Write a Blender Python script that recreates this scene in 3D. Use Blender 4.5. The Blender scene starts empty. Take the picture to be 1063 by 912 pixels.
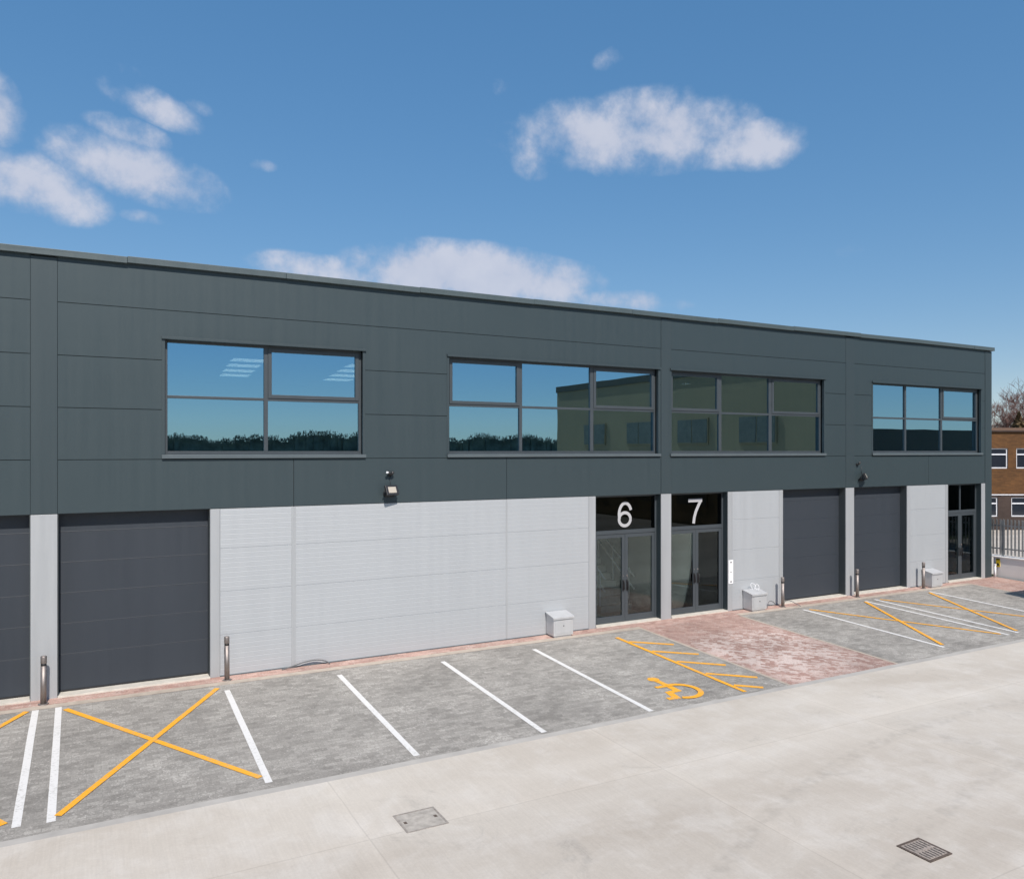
import bpy, bmesh, math, random
from mathutils import Vector, Matrix
random.seed(7)
R = math.radians
scene = bpy.context.scene
COL = scene.collection

# ------------------------------------------------------------------ camera
CH = 4.617
YAW = 28.362
cam_d = bpy.data.cameras.new("camera")
cam = bpy.data.objects.new("camera", cam_d)
COL.objects.link(cam)
cam.location = (0, -17, CH)
cam.rotation_euler = (R(90), 0, R(-YAW))
cam_d.sensor_width = 36
cam_d.lens = 818.65 / 1063 * 36
cam_d.shift_y = (467.28 - 456) / 1063
cam_d.clip_end = 3000
scene.camera = cam
FW = Vector((math.sin(R(YAW)), math.cos(R(YAW)), 0))
RT = Vector((math.cos(R(YAW)), -math.sin(R(YAW)), 0))

def from_axis(lat, depth, z=0.0):
    p = Vector((0, -17, 0)) + FW * depth + RT * lat
    p.z = z
    return p

# ------------------------------------------------------------------ materials
def newmat(name):
    m = bpy.data.materials.new(name)
    m.use_nodes = True
    nt = m.node_tree
    b = nt.nodes["Principled BSDF"]
    return m, nt, b

def N(nt, t, **kw):
    n = nt.nodes.new(t)
    for k, v in kw.items():
        if k.startswith("i_"):
            n.inputs[k[2:].replace("_", " ")].default_value = v
        else:
            setattr(n, k, v)
    return n

def L(nt, a, b):
    nt.links.new(a, b)

def coords(nt, scale=(1, 1, 1), loc=(0, 0, 0)):
    tc = N(nt, "ShaderNodeNewGeometry")
    mp = N(nt, "ShaderNodeMapping")
    mp.inputs["Scale"].default_value = scale
    mp.inputs["Location"].default_value = loc
    L(nt, tc.outputs["Position"], mp.inputs["Vector"])
    return mp.outputs["Vector"]

def noise(nt, vec, scale, detail=4, rough=.55, dist=0):
    n = N(nt, "ShaderNodeTexNoise")
    n.inputs["Scale"].default_value = scale
    n.inputs["Detail"].default_value = detail
    n.inputs["Roughness"].default_value = rough
    n.inputs["Distortion"].default_value = dist
    L(nt, vec, n.inputs["Vector"])
    return n.outputs["Fac"]

def mapr(nt, v, a, b, c, d, smooth=False):
    n = N(nt, "ShaderNodeMapRange")
    if smooth:
        n.interpolation_type = 'SMOOTHSTEP'
    for i, x in zip(("From Min", "From Max", "To Min", "To Max"), (a, b, c, d)):
        n.inputs[i].default_value = x
    L(nt, v, n.inputs["Value"])
    return n.outputs["Result"]

def math_(nt, op, a, b=None, clamp=False):
    n = N(nt, "ShaderNodeMath", operation=op, use_clamp=clamp)
    for i, x in enumerate((a, b)):
        if x is None:
            continue
        if isinstance(x, (int, float)):
            n.inputs[i].default_value = x
        else:
            L(nt, x, n.inputs[i])
    return n.outputs[0]

def mixc(nt, fac, a, b, mode='MIX'):
    n = N(nt, "ShaderNodeMix", data_type='RGBA', blend_type=mode)
    if isinstance(fac, (int, float)):
        n.inputs[0].default_value = fac
    else:
        L(nt, fac, n.inputs[0])
    for idx, x in ((6, a), (7, b)):
        if isinstance(x, tuple):
            n.inputs[idx].default_value = (*x, 1)
        else:
            L(nt, x, n.inputs[idx])
    return n.outputs[2]

def bump(nt, b, h, strength=.3, dist=.01):
    n = N(nt, "ShaderNodeBump")
    n.inputs["Strength"].default_value = strength
    n.inputs["Distance"].default_value = dist
    L(nt, h, n.inputs["Height"])
    L(nt, n.outputs["Normal"], b.inputs["Normal"])

def simple(name, col, rough=.5, metal=0., var=.08, nscale=3., bumps=0., spec=.5):
    m, nt, b = newmat(name)
    v = coords(nt)
    f = noise(nt, v, nscale, 5, .6)
    lo = tuple(c * (1 - var) for c in col)
    hi = tuple(min(1, c * (1 + var)) for c in col)
    c = mixc(nt, mapr(nt, f, .3, .7, 0, 1), lo, hi)
    L(nt, c, b.inputs["Base Color"])
    r = mapr(nt, f, .2, .8, rough * .9, min(1, rough * 1.1))
    L(nt, r, b.inputs["Roughness"])
    b.inputs["Metallic"].default_value = metal
    b.inputs["Specular IOR Level"].default_value = spec
    if bumps:
        bump(nt, b, noise(nt, v, nscale * 12, 3), bumps, .004)
    return m

def cladding(name, col, rough, spec, streak=.06, wav=.12, metal=0.):
    """coated steel sheet: faint oil-canning, faint rain streaks"""
    m, nt, b = newmat(name)
    v = coords(nt, (1, 1, 1))
    vs = coords(nt, (3.0, 3.0, .12))
    f1 = noise(nt, v, .35, 3)
    f2 = noise(nt, vs, 2.2, 5, .65)
    f = math_(nt, 'ADD', math_(nt, 'MULTIPLY', f1, .5), math_(nt, 'MULTIPLY', f2, .5))
    c = mixc(nt, mapr(nt, f, .35, .65, 0, 1), tuple(x * (1 - streak) for x in col), tuple(x * (1 + streak) for x in col))
    L(nt, c, b.inputs["Base Color"])
    L(nt, mapr(nt, f2, .3, .7, rough * .88, rough * 1.12), b.inputs["Roughness"])
    b.inputs["Specular IOR Level"].default_value = spec
    b.inputs["Metallic"].default_value = metal
    vw = coords(nt, (.5, .5, 1.4))
    bump(nt, b, noise(nt, vw, 1.0, 2), wav, .03)
    return m

M = {}
M['dark_clad'] = cladding('dark_cladding_paint', (.0385, .0570, .0640), .5, .5, streak=.018, metal=.25)
M['coping'] = cladding('coping_paint', (.060, .082, .088), .45, .5)
M['strip'] = cladding('strip_paint', (.0400, .0575, .0645), .5, .5, streak=.018, wav=.05, metal=.25)
M['pale_clad'] = cladding('silver_cladding_paint', (.425, .445, .46), .58, .45, streak=.015, wav=.05, metal=.35)
M['pier'] = cladding('pier_silver_paint', (.385, .40, .41), .58, .45, streak=.06, wav=.05, metal=.35)
M['door'] = cladding('roller_door_paint', (.033, .040, .050), .5, .35, streak=.05, wav=.05)
M['door_rev'] = simple('door_reveal_paint', (.055, .066, .07), .5, var=.04)
M['frame'] = simple('window_frame_paint', (.048, .058, .066), .4, var=.05)
M['sill'] = simple('sill_paint', (.085, .105, .115), .38, var=.05)
M['gasket'] = simple('black_rubber', (.012, .012, .013), .6)
M['black'] = simple('black_plastic', (.018, .018, .02), .45)
M['numeral'] = simple('white_vinyl', (.40, .40, .41), .45, var=.03)
M['white_plastic'] = simple('white_plastic', (.78, .78, .79), .35, var=.02)
M['steel'] = simple('brushed_stainless_steel', (.33, .295, .275), .6, 1.0, var=.08, nscale=14)
M['galv'] = simple('galvanised_steel', (.42, .43, .43), .48, .7, var=.15, nscale=9)
M['box_metal'] = cladding('meter_box_metal', (.54, .545, .55), .45, .5, streak=.06, metal=.45)
M['render_wall'] = simple('white_painted_concrete', (.84, .82, .78), .85, var=.06, nscale=1.6, bumps=.2)
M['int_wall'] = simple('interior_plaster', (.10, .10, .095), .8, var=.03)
M['int_floor'] = simple('interior_screed', (.4, .39, .34), .7, var=.08)
M['int_ceiling'] = simple('interior_ceiling', (.4, .4, .4), .9, var=.03)
M['slab'] = simple('threshold_concrete', (.52, .49, .43), .85, var=.12, nscale=6, bumps=.3)
M['cable'] = simple('grey_cable', (.10, .105, .11), .5)
M['yellow_sign'] = simple('yellow_sign_face', (.78, .55, .02), .4, var=.03)
M['lens'] = simple('lamp_lens', (.42, .38, .32), .25, var=.03)

def emis(name, col, s):
    m, nt, b = newmat(name)
    b.inputs["Base Color"].default_value = (.8, .8, .8, 1)
    b.inputs["Emission Color"].default_value = (*col, 1)
    b.inputs["Emission Strength"].default_value = s
    return m
M['light'] = emis('lit_light_panel', (.9, .97, 1.0), 2.4)

def glass(name, refl, refl_tint, trans_tint, ior=1.5, wob=.02):
    """coated double glazing: partly mirror, partly see-through"""
    m, nt, b = newmat(name)
    nt.nodes.remove(b)
    out = nt.nodes["Material Output"]
    tr = N(nt, "ShaderNodeBsdfTransparent")
    tr.inputs[0].default_value = (*trans_tint, 1)
    gl = N(nt, "ShaderNodeBsdfGlossy")
    gl.inputs["Color"].default_value = (*refl_tint, 1)
    gl.inputs["Roughness"].default_value = 0.0
    fr = N(nt, "ShaderNodeFresnel")
    fr.inputs[0].default_value = ior
    f = math_(nt, 'ADD', fr.outputs[0], refl, True)
    v = coords(nt, (1, 1, 1))
    bm_ = N(nt, "ShaderNodeBump")
    bm_.inputs["Strength"].default_value = wob
    bm_.inputs["Distance"].default_value = .02
    L(nt, noise(nt, v, 1.1, 1), bm_.inputs["Height"])
    L(nt, bm_.outputs[0], gl.inputs["Normal"])
    mx = N(nt, "ShaderNodeMixShader")
    L(nt, f, mx.inputs[0]); L(nt, tr.outputs[0], mx.inputs[1]); L(nt, gl.outputs[0], mx.inputs[2])
    L(nt, mx.outputs[0], out.inputs["Surface"])
    return m
M['glass'] = glass('coated_window_glass', .51, (.44, .77, 1.0), (.42, .45, .41))
M['door_glass'] = glass('entrance_door_glass', .02, (.62, .72, .75), (.90, .92, .88))
M['fascia_glass'] = glass('dark_fascia_glass', .0, (.6, .7, .75), (.05, .055, .06))

# ---- ground materials
def paving_mat(name, c1, c2, mortar, red=False, scale=1.0, rot=0):
    m, nt, b = newmat(name)
    v = coords(nt)
    if rot:
        mp = N(nt, "ShaderNodeMapping"); mp.inputs["Rotation"].default_value = (0, 0, rot)
        L(nt, v, mp.inputs["Vector"]); vb = mp.outputs["Vector"]
    else:
        vb = v
    br = N(nt, "ShaderNodeTexBrick", offset=.5)
    br.inputs["Color1"].default_value = (0, 0, 0, 1)
    br.inputs["Color2"].default_value = (1, 1, 1, 1)
    br.inputs["Mortar"].default_value = (.5, .5, .5, 1)
    br.inputs["Scale"].default_value = 1
    br.inputs["Brick Width"].default_value = .2
    br.inputs["Row Height"].default_value = .1
    br.inputs["Mortar Size"].default_value = .0045
    br.inputs["Mortar Smooth"].default_value = .3
    L(nt, vb, br.inputs["Vector"])
    big = noise(nt, v, .55, 5, .6)
    mid = noise(nt, v, 2.6, 6, .7)
    vst = coords(nt, (1.0, 3.2, 1))
    strk = noise(nt, vst, 3.4, 6, .75)
    fine = noise(nt, v, 34, 4, .8)
    tone = mixc(nt, mapr(nt, br.outputs["Color"], 0, 1, .0, 1), c1, c2)
    # dust: pale where mid noise is high
    dust = mapr(nt, math_(nt, 'ADD', math_(nt, 'MULTIPLY', mid, .55), math_(nt, 'MULTIPLY', strk, .45)), .47, .68, 0, 1, True)
    if red:
        # efflorescence on a patch of the path: individual pale blocks
        sx = N(nt, "ShaderNodeSeparateXYZ"); L(nt, v, sx.inputs[0])
        inx = mapr(nt, sx.outputs[0], 12.4, 13.2, 0, 1)
        outx = mapr(nt, sx.outputs[0], 15.6, 16.4, 1, 0)
        iny = mapr(nt, sx.outputs[1], -1.4, -2.4, 0, 1)
        outy = mapr(nt, sx.outputs[1], -5.6, -4.4, .25, 1)
        mask = math_(nt, 'MULTIPLY', math_(nt, 'MULTIPLY', inx, outx), math_(nt, 'MULTIPLY', iny, outy))
        cell = N(nt, "ShaderNodeTexVoronoi", distance='CHEBYCHEV'); cell.inputs["Scale"].default_value = 11
        L(nt, v, cell.inputs["Vector"])
        sc = N(nt, "ShaderNodeSeparateColor"); L(nt, mixc(nt, .5, cell.outputs['Color'], br.outputs['Color']), sc.inputs[0])
        pb = mapr(nt, math_(nt, 'ADD', sc.outputs[0], math_(nt, 'MULTIPLY', mid, .6)), .66, .95, 0, .85)
        tone = mixc(nt, math_(nt, 'MULTIPLY', mask, pb), tone, (.56, .47, .43))
        tone = mixc(nt, math_(nt, 'MULTIPLY', dust, .3), tone, (.50, .42, .38))
    else:
        tone = mixc(nt, math_(nt, 'MULTIPLY', dust, .55), tone, (.37, .355, .325))
    chip = mapr(nt, math_(nt, 'ADD', math_(nt, 'MULTIPLY', noise(nt, v, 17, 3, .8), .7), math_(nt, 'MULTIPLY', mid, .4)), .60, .70, 0, .5)
    tone = mixc(nt, chip, tone, (.50, .47, .43))
    # stains
    st = mapr(nt, big, .36, .66, .80, 1.12)
    stn = N(nt, "ShaderNodeCombineColor")
    for i in range(3):
        L(nt, st, stn.inputs[i])
    tone = mixc(nt, 1.0, tone, stn.outputs[0], 'MULTIPLY')
    sp = mapr(nt, fine, .32, .68, .78, 1.25)
    spn = N(nt, "ShaderNodeCombineColor")
    for i in range(3):
        L(nt, sp, spn.inputs[i])
    tone = mixc(nt, 1.0, tone, spn.outputs[0], 'MULTIPLY')
    fac = math_(nt, 'MULTIPLY', br.outputs["Fac"], .55)
    tone = mixc(nt, fac, tone, mortar)
    L(nt, tone, b.inputs["Base Color"])
    b.inputs["Roughness"].default_value = .88
    b.inputs["Specular IOR Level"].default_value = .3
    h = math_(nt, 'SUBTRACT', math_(nt, 'MULTIPLY', fine, .5), br.outputs["Fac"])
    bump(nt, b, h, .5, .006)
    return m
M['grey_paving'] = paving_mat('grey_block_paving', (.225, .212, .192), (.325, .308, .280), (.20, .19, .172))
M['red_paving'] = paving_mat('red_block_paving', (.29, .175, .145), (.42, .285, .24), (.36, .31, .27), red=True, rot=R(45))
M['red_band'] = paving_mat('red_block_band', (.33, .20, .165), (.47, .32, .27), (.36, .3, .26), red=True)

def concrete_mat():
    m, nt, b = newmat('brushed_yard_concrete')
    v = coords(nt)
    v2 = coords(nt, (.35, 1.0, 1))
    v3 = coords(nt, (14.0, .6, 1))
    big = noise(nt, v2, .33, 6, .6, .6)
    mid = noise(nt, v, 1.5, 6, .65, .4)
    fine = noise(nt, v, 40, 4, .7)
    brush = noise(nt, v3, 3.0, 3, .6)
    base = mixc(nt, mapr(nt, big, .34, .66, 0, 1), (.41, .366, .312), (.52, .480, .422))
    base = mixc(nt, mapr(nt, mid, .42, .70, 0, .45, True), base, (.56, .53, .485))
    dk = mapr(nt, noise(nt, v, .9, 7, .75, 1.2), .56, .76, 0, .55, True)
    base = mixc(nt, dk, base, (.30, .28, .25))
    bc = mapr(nt, brush, .3, .7, .965, 1.035)
    fc = mapr(nt, fine, .3, .7, .95, 1.05)
    t = math_(nt, 'MULTIPLY', bc, fc)
    # sawn slab joints: thin darker lines with a paler margin, 4.6 m x 6 m grid
    sx = N(nt, "ShaderNodeSeparateXYZ"); L(nt, v, sx.inputs[0])
    wob = math_(nt, 'MULTIPLY', math_(nt, 'SUBTRACT', mid, .5), .03)
    def joint(c, off, pitch):
        q = math_(nt, 'ADD', c, off)
        q = math_(nt, 'ADD', q, wob)
        q = math_(nt, 'DIVIDE', q, pitch)
        q = math_(nt, 'FRACT', q)
        q = math_(nt, 'SUBTRACT', q, .5)
        q = math_(nt, 'ABSOLUTE', q)
        q = math_(nt, 'MULTIPLY', q, pitch)     # distance from the joint
        return q
    jx = joint(sx.outputs[0], 100.4, 4.6)
    jy = joint(sx.outputs[1], 102.05, 4.2)
    jm = math_(nt, 'MINIMUM', jx, jy)
    line = mapr(nt, jm, .004, .014, .87, 1)
    edge = mapr(nt, jm, .02, .24, 1.045, 1, True)
    t = math_(nt, 'MULTIPLY', t, math_(nt, 'MULTIPLY', line, edge))
    # each slab cast on its own day: slightly different tone
    def cellid(c, off, pitch):
        q = math_(nt, 'ADD', c, off + pitch * .5)
        return math_(nt, 'FLOOR', math_(nt, 'DIVIDE', q, pitch))
    cv = N(nt, "ShaderNodeCombineXYZ")
    L(nt, cellid(sx.outputs[0], 100.4, 4.6), cv.inputs[0]); L(nt, cellid(sx.outputs[1], 102.05, 4.2), cv.inputs[1])
    wn = N(nt, "ShaderNodeTexWhiteNoise", noise_dimensions='2D'); L(nt, cv.outputs[0], wn.inputs["Vector"])
    t = math_(nt, 'MULTIPLY', t, mapr(nt, wn.outputs["Value"], 0, 1, .96, 1.035))
    # tyre tracks: faint arcs left by turning vehicles
    for (ax_, ay_, rr_) in ((14.0, -24.0, 14.2), (14.0, -24.0, 15.9), (-6.0, -21.0, 12.0), (-6.0, -21.0, 13.6), (24.0, -17.5, 9.2), (24.0, -17.5, 10.8)):
        dx = math_(nt, 'SUBTRACT', sx.outputs[0], ax_); dy = math_(nt, 'SUBTRACT', sx.outputs[1], ay_)
        rr2 = math_(nt, 'SQRT', math_(nt, 'ADD', math_(nt, 'MULTIPLY', dx, dx), math_(nt, 'MULTIPLY', dy, dy)))
        dd = math_(nt, 'ABSOLUTE', math_(nt, 'SUBTRACT', math_(nt, 'ADD', rr2, math_(nt, 'MULTIPLY', mid, .25)), rr_))
        tr_ = mapr(nt, dd, .06, .16, 1, 0, True)
        tr_ = math_(nt, 'MULTIPLY', tr_, mapr(nt, noise(nt, v, 5, 4, .7), .42, .62, 0, .12))
        t = math_(nt, 'MULTIPLY', t, math_(nt, 'SUBTRACT', 1.0, tr_))
    tn = N(nt, "ShaderNodeCombineColor")
    for i in range(3):
        L(nt, t, tn.inputs[i])
    base = mixc(nt, 1.0, base, tn.outputs[0], 'MULTIPLY')
    L(nt, base, b.inputs["Base Color"])
    b.inputs["Roughness"].default_value = .82
    b.inputs["Specular IOR Level"].default_value = .3
    bump(nt, b, math_(nt, 'ADD', math_(nt, 'MULTIPLY', fine, .6), brush), .25, .004)
    return m
M['concrete'] = concrete_mat()
M['kerb'] = simple('kerb_concrete', (.37, .352, .325), .85, var=.12, nscale=2.5, bumps=.3)
M['edging'] = simple('pale_edging_block', (.40, .345, .285), .85, var=.15, nscale=5, bumps=.3)
M['grass'] = simple('grass_field', (.06, .085, .03), .95, var=.35, nscale=.4)

def paint_mat(name, col, worn):
    m, nt, b = newmat(name)
    v = coords(nt)
    f = noise(nt, v, 24, 5, .7)
    g = noise(nt, v, 2.0, 3, .6)
    k = mapr(nt, math_(nt, 'ADD', f, math_(nt, 'MULTIPLY', g, .35)), .70, .90, 0, worn)
    c = mixc(nt, k, col, (.3, .29, .26))
    L(nt, c, b.inputs["Base Color"])
    b.inputs["Roughness"].default_value = .6
    bump(nt, b, f, .3, .003)
    return m
M['white_paint'] = paint_mat('white_line_paint', (.66, .65, .63), .6)
M['yellow_paint'] = paint_mat('yellow_line_paint', (.80, .37, .02), .85)

def brickwall_mat(name, c1, c2, mort, w=.225, h=.075):
    m, nt, b = newmat(name)
    tc = N(nt, "ShaderNodeTexCoord")
    sx = N(nt, "ShaderNodeSeparateXYZ"); L(nt, tc.outputs["Object"], sx.inputs[0])
    cb = N(nt, "ShaderNodeCombineXYZ")
    L(nt, math_(nt, 'ADD', sx.outputs[0], sx.outputs[1]), cb.inputs[0]); L(nt, sx.outputs[2], cb.inputs[1])
    br = N(nt, "ShaderNodeTexBrick")
    br.inputs["Color1"].default_value = (*c1, 1); br.inputs["Color2"].default_value = (*c2, 1)
    br.inputs["Mortar"].default_value = (*mort, 1)
    br.inputs["Scale"].default_value = 1; br.inputs["Brick Width"].default_value = w
    br.inputs["Row Height"].default_value = h; br.inputs["Mortar Size"].default_value = .006
    L(nt, cb.outputs[0], br.inputs["Vector"])
    n2 = noise(nt, tc.outputs["Object"], .8, 5)
    t = mapr(nt, n2, .3, .7, .75, 1.25)
    tn = N(nt, "ShaderNodeCombineColor")
    for i in range(3):
        L(nt, t, tn.inputs[i])
    L(nt, mixc(nt, 1.0, br.outputs["Color"], tn.outputs[0], 'MULTIPLY'), b.inputs["Base Color"])
    b.inputs["Roughness"].default_value = .9
    bump(nt, b, br.outputs["Fac"], -.4, .005)
    return m
M['brick'] = brickwall_mat('brown_brick', (.075, .031, .007), (.118, .051, .013), (.08, .045, .02))
M['dark_brick'] = brickwall_mat('dark_brick', (.040, .025, .021), (.05, .034, .028), (.06, .045, .038))
M['white_trim'] = simple('white_upvc', (.62, .64, .68), .4, var=.03)
M['dark_glass'] = simple('dark_pane', (.02, .025, .035), .08, var=.1)
M['olive_wall'] = cladding('olive_sheet_wall', (.33, .235, .125), .5, .3, streak=.06)
M['olive_dark'] = cladding('brown_sheet_band', (.09, .075, .05), .5, .3)
M['dull_pane'] = simple('dull_window_pane', (.15, .135, .10), .3, var=.2)
M['roof_felt'] = simple('roof_felt', (.12, .12, .12), .9, var=.15)
M['roof_tile'] = simple('orange_roof_edge', (.13, .065, .025), .85, var=.25, nscale=3)
M['bark'] = simple('bark', (.10, .075, .06), .9, var=.3, nscale=6, bumps=.4)
M['twig_red'] = simple('reddish_twigs', (.16, .085, .07), .9, var=.3, nscale=2)
M['twig_grey'] = simple('grey_twigs', (.13, .11, .10), .9, var=.3, nscale=2)
M['ever'] = simple('conifer_needles', (.15, .105, .05), .9, var=.5, nscale=2)
M['wood_far'] = simple('woodland_twigs', (.21, .20, .145), .95, var=.5, nscale=.35)
M['van_paint'] = simple('white_van_paint', (.7, .7, .7), .25, var=.02)
M['tyre'] = simple('tyre_rubber', (.02, .02, .02), .85)
M['dark_grey_iron'] = simple('cast_iron', (.10, .075, .06), .8, .1, var=.3, nscale=20, bumps=.4)
M['gully_bar'] = simple('rusty_grate', (.30, .255, .22), .8, .1, var=.45, nscale=30, bumps=.4)
M['pit_black'] = simple('gully_pit', (.01, .01, .01), .9)
M['cover_frame'] = simple('worn_cover_frame', (.30, .27, .24), .8, .2, var=.3, nscale=20)
M['cover_concrete'] = simple('manhole_concrete_infill', (.37, .34, .30), .9, var=.25, nscale=9, bumps=.5)

# ------------------------------------------------------------------ mesh tools
class MB:
    def __init__(s):
        s.bm = bmesh.new()
    def box(s, x0, x1, y0, y1, z0, z1, mat=None):
        if x0 > x1: x0, x1 = x1, x0
        if y0 > y1: y0, y1 = y1, y0
        if z0 > z1: z0, z1 = z1, z0
        vs = [s.bm.verts.new(p) for p in ((x0,y0,z0),(x1,y0,z0),(x1,y1,z0),(x0,y1,z0),(x0,y0,z1),(x1,y0,z1),(x1,y1,z1),(x0,y1,z1))]
        if mat is not None:
            for v in vs: v.co = mat @ v.co
        for f in ((0,3,2,1),(4,5,6,7),(0,1,5,4),(1,2,6,5),(2,3,7,6),(3,0,4,7)):
            s.bm.faces.new([vs[i] for i in f])
        return vs
    def poly(s, pts):
        return s.bm.faces.new([s.bm.verts.new(p) for p in pts])
    def prism(s, pts, axis, a, b):
        """pts: 2-D outline; axis 'x','y','z' is the direction of extrusion"""
        def P(p, t):
            if axis == 'x': return (t, p[0], p[1])
            if axis == 'y': return (p[0], t, p[1])
            return (p[0], p[1], t)
        A = [s.bm.verts.new(P(p, a)) for p in pts]
        B = [s.bm.verts.new(P(p, b)) for p in pts]
        n = len(pts)
        s.bm.faces.new(A[::-1]); s.bm.faces.new(B)
        for i in range(n):
            s.bm.faces.new((A[i], A[(i+1) % n], B[(i+1) % n], B[i]))
    def tube(s, pts, rad, seg=10, caps=True):
        if not isinstance(rad, (list, tuple)): rad = [rad] * len(pts)
        rings = []
        pts = [Vector(p) for p in pts]
        for i, p in enumerate(pts):
            d = (pts[min(i+1, len(pts)-1)] - pts[max(i-1, 0)])
            d = d.normalized() if d.length > 1e-9 else Vector((0,0,1))
            up = Vector((0, 0, 1)) if abs(d.z) < .95 else Vector((1, 0, 0))
            a = d.cross(up).normalized(); c = d.cross(a)
            rings.append([s.bm.verts.new(p + (a * math.cos(t) + c * math.sin(t)) * rad[i]) for t in [2*math.pi*k/seg for k in range(seg)]])
        for i in range(len(rings)-1):
            for k in range(seg):
                f = s.bm.faces.new((rings[i][k], rings[i][(k+1) % seg], rings[i+1][(k+1) % seg], rings[i+1][k]))
                f.smooth = True
        if caps:
            s.bm.faces.new(rings[0]); s.bm.faces.new(rings[-1][::-1])
    def lathe(s, prof, seg=20, c=(0,0,0)):
        rings = []
        for r, z in prof:
            rings.append([s.bm.verts.new((c[0]+r*math.cos(2*math.pi*k/seg), c[1]+r*math.sin(2*math.pi*k/seg), c[2]+z)) for k in range(seg)])
        for i in range(len(rings)-1):
            for k in range(seg):
                f = s.bm.faces.new((rings[i][k], rings[i][(k+1)%seg], rings[i+1][(k+1)%seg], rings[i+1][k]))
                f.smooth = True
        s.bm.faces.new(rings[0][::-1]); s.bm.faces.new(rings[-1])
    def build(s, name, mat, parent=None, bevel=0., loc=None):
        bmesh.ops.recalc_face_normals(s.bm, faces=s.bm.faces)
        me = bpy.data.meshes.new(name)
        if loc is not None:
            bmesh.ops.translate(s.bm, verts=s.bm.verts, vec=-Vector(loc))
        s.bm.to_mesh(me); s.bm.free()
        me.materials.append(mat)
        o = bpy.data.objects.new(name, me)
        COL.objects.link(o)
        if parent is not None:
            o.parent = parent
            if loc is None:
                # meshes are built in world coordinates: undo the parent's transform
                w = parent.location.copy()
                q = parent.parent
                while q is not None:
                    w += q.location; q = q.parent
                o.location = -w
        elif loc is not None:
            o.location = loc
        if bevel:
            b = o.modifiers.new("bevel", 'BEVEL'); b.width = bevel; b.segments = 2; b.limit_method = 'ANGLE'
        return o

def thing(name, label, cat, loc=(0,0,0), group=None):
    o = bpy.data.objects.new(name, None); COL.objects.link(o)
    o.empty_display_size = .2
    o.location = loc
    o['label'] = label; o['category'] = cat
    if group: o['group'] = group
    return o
def tag(o, label, cat, group=None):
    o['label'] = label; o['category'] = cat
    if group: o['group'] = group
    return o
def struct(o):
    o['kind'] = 'structure'; return o

# ------------------------------------------------------------------ ground
SL = .0375
YK = -5.60
def gz(y):
    if y >= 0: return 0.0
    if y > YK: return SL * y
    return SL * YK

def sheet(name, mat, x0, x1, y0, y1, dz=0.0, nx=1):
    m = MB()
    ys = sorted(set([y0, y1] + [q for q in (0.0, YK) if y0 < q < y1]))
    for i in range(len(ys)-1):
        a, b = ys[i], ys[i+1]
        m.poly([(x0, a, gz(a)+dz), (x1, a, gz(a)+dz), (x1, b, gz(b)+dz), (x0, b, gz(b)+dz)])
    return m.build(name, mat)

struct(sheet('ground', M['grass'], -1500, 1500, -1500, 1500, -.06))
struct(sheet('concrete_yard', M['concrete'], -80, 34.4, -43.5, YK, 0))
struct(sheet('side_yard', M['concrete'], 29.9, 90, -9.0, 60, -.02))
bx_l = sheet('grey_paving', M['grey_paving'], -14.4, 12.72, -5.45, -.55)
struct(bx_l)
struct(sheet('grey_paving', M['grey_paving'], 16.14, 27.0, -5.45, -.55))
struct(sheet('red_path', M['red_paving'], 12.72, 16.14, -5.45, -.55))
struct(sheet('red_path', M['red_paving'], 27.0, 29.28, -5.45, 0.6))
struct(sheet('red_footway', M['red_band'], -14.4, 27.0, -.55, .28))
struct(sheet('kerb_strip', M['kerb'], -14.4, 29.28, YK, -5.45))
for (a, b, c, d) in ((-14.4, 12.68, -.55, -.36), (16.18, 27.0, -.55, -.36), (12.68, 12.76, -5.45, -.35), (16.10, 16.18, -5.45, -.60), (26.96, 27.04, -5.45, -.35)):
    struct(sheet('paving_edging', M['edging'], a, b, c, d, .004))

# painted markings ---------------------------------------------------------
def mark(x1, y1, x2, y2, w, mat, name, lift):
    m = MB()
    d = Vector((x2-x1, y2-y1)).normalized(); n = Vector((-d.y, d.x)) * w/2
    k = 6
    rnd = random.Random(int(abs(x1*100)+abs(y2*77)))
    Lp, Rp = [], []
    for i in range(k+1):
        t = i/k; x = x1+(x2-x1)*t; y = y1+(y2-y1)*t
        j1 = 1+rnd.uniform(-.05, .05); j2 = 1+rnd.uniform(-.05, .05)
        Lp.append((x+n.x*j1, y+n.y*j1)); Rp.append((x-n.x*j2, y-n.y*j2))
    for i in range(k):
        m.poly([(p[0], p[1], gz(p[1])+lift) for p in (Lp[i], Lp[i+1], Rp[i+1], Rp[i])])
    return m.build(name, mat)

W = .105
white = [
 (-.80, -.58, -.79, -5.14, "left one of the two close white lines below the leftmost pale pier"),
 (-.44, -.58, -.40, -5.18, "right one of the two close white lines, beside the large yellow cross"),
 (2.40, -.92, 2.33, -5.27, "white bay line on the right of the large yellow cross by the grey shutter"),
 (4.61, -.92, 4.59, -5.34, "first plain white bay line right of the large yellow cross"),
 (6.91, -.98, 6.89, -5.40, "middle one of three plain white bay lines before the long silver wall"),
 (9.22, -1.0, 9.19, -5.40, "white bay line left of the yellow wheelchair symbol"),
 (18.41, -.80, 18.44, -5.07, "white bay line just right of the red block path"),
 (21.12, -.80, 21.16, -5.07, "left one of the paired white lines between the two far yellow crosses"),
 (21.61, -.74, 21.63, -5.05, "right one of the paired white lines between the two far yellow crosses"),
 (24.40, -.70, 24.42, -5.05, "farthest white bay line, right of the last yellow cross"),
]
for a in white:
    tag(mark(*a[:4], W, M['white_paint'], 'bay_line', .006), a[4], 'painted line', 'white parking bay lines')
YW = .098
cross = [
 ((-3.45, -.74, -.93, -.56+-.0, 0), None),
]
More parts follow.
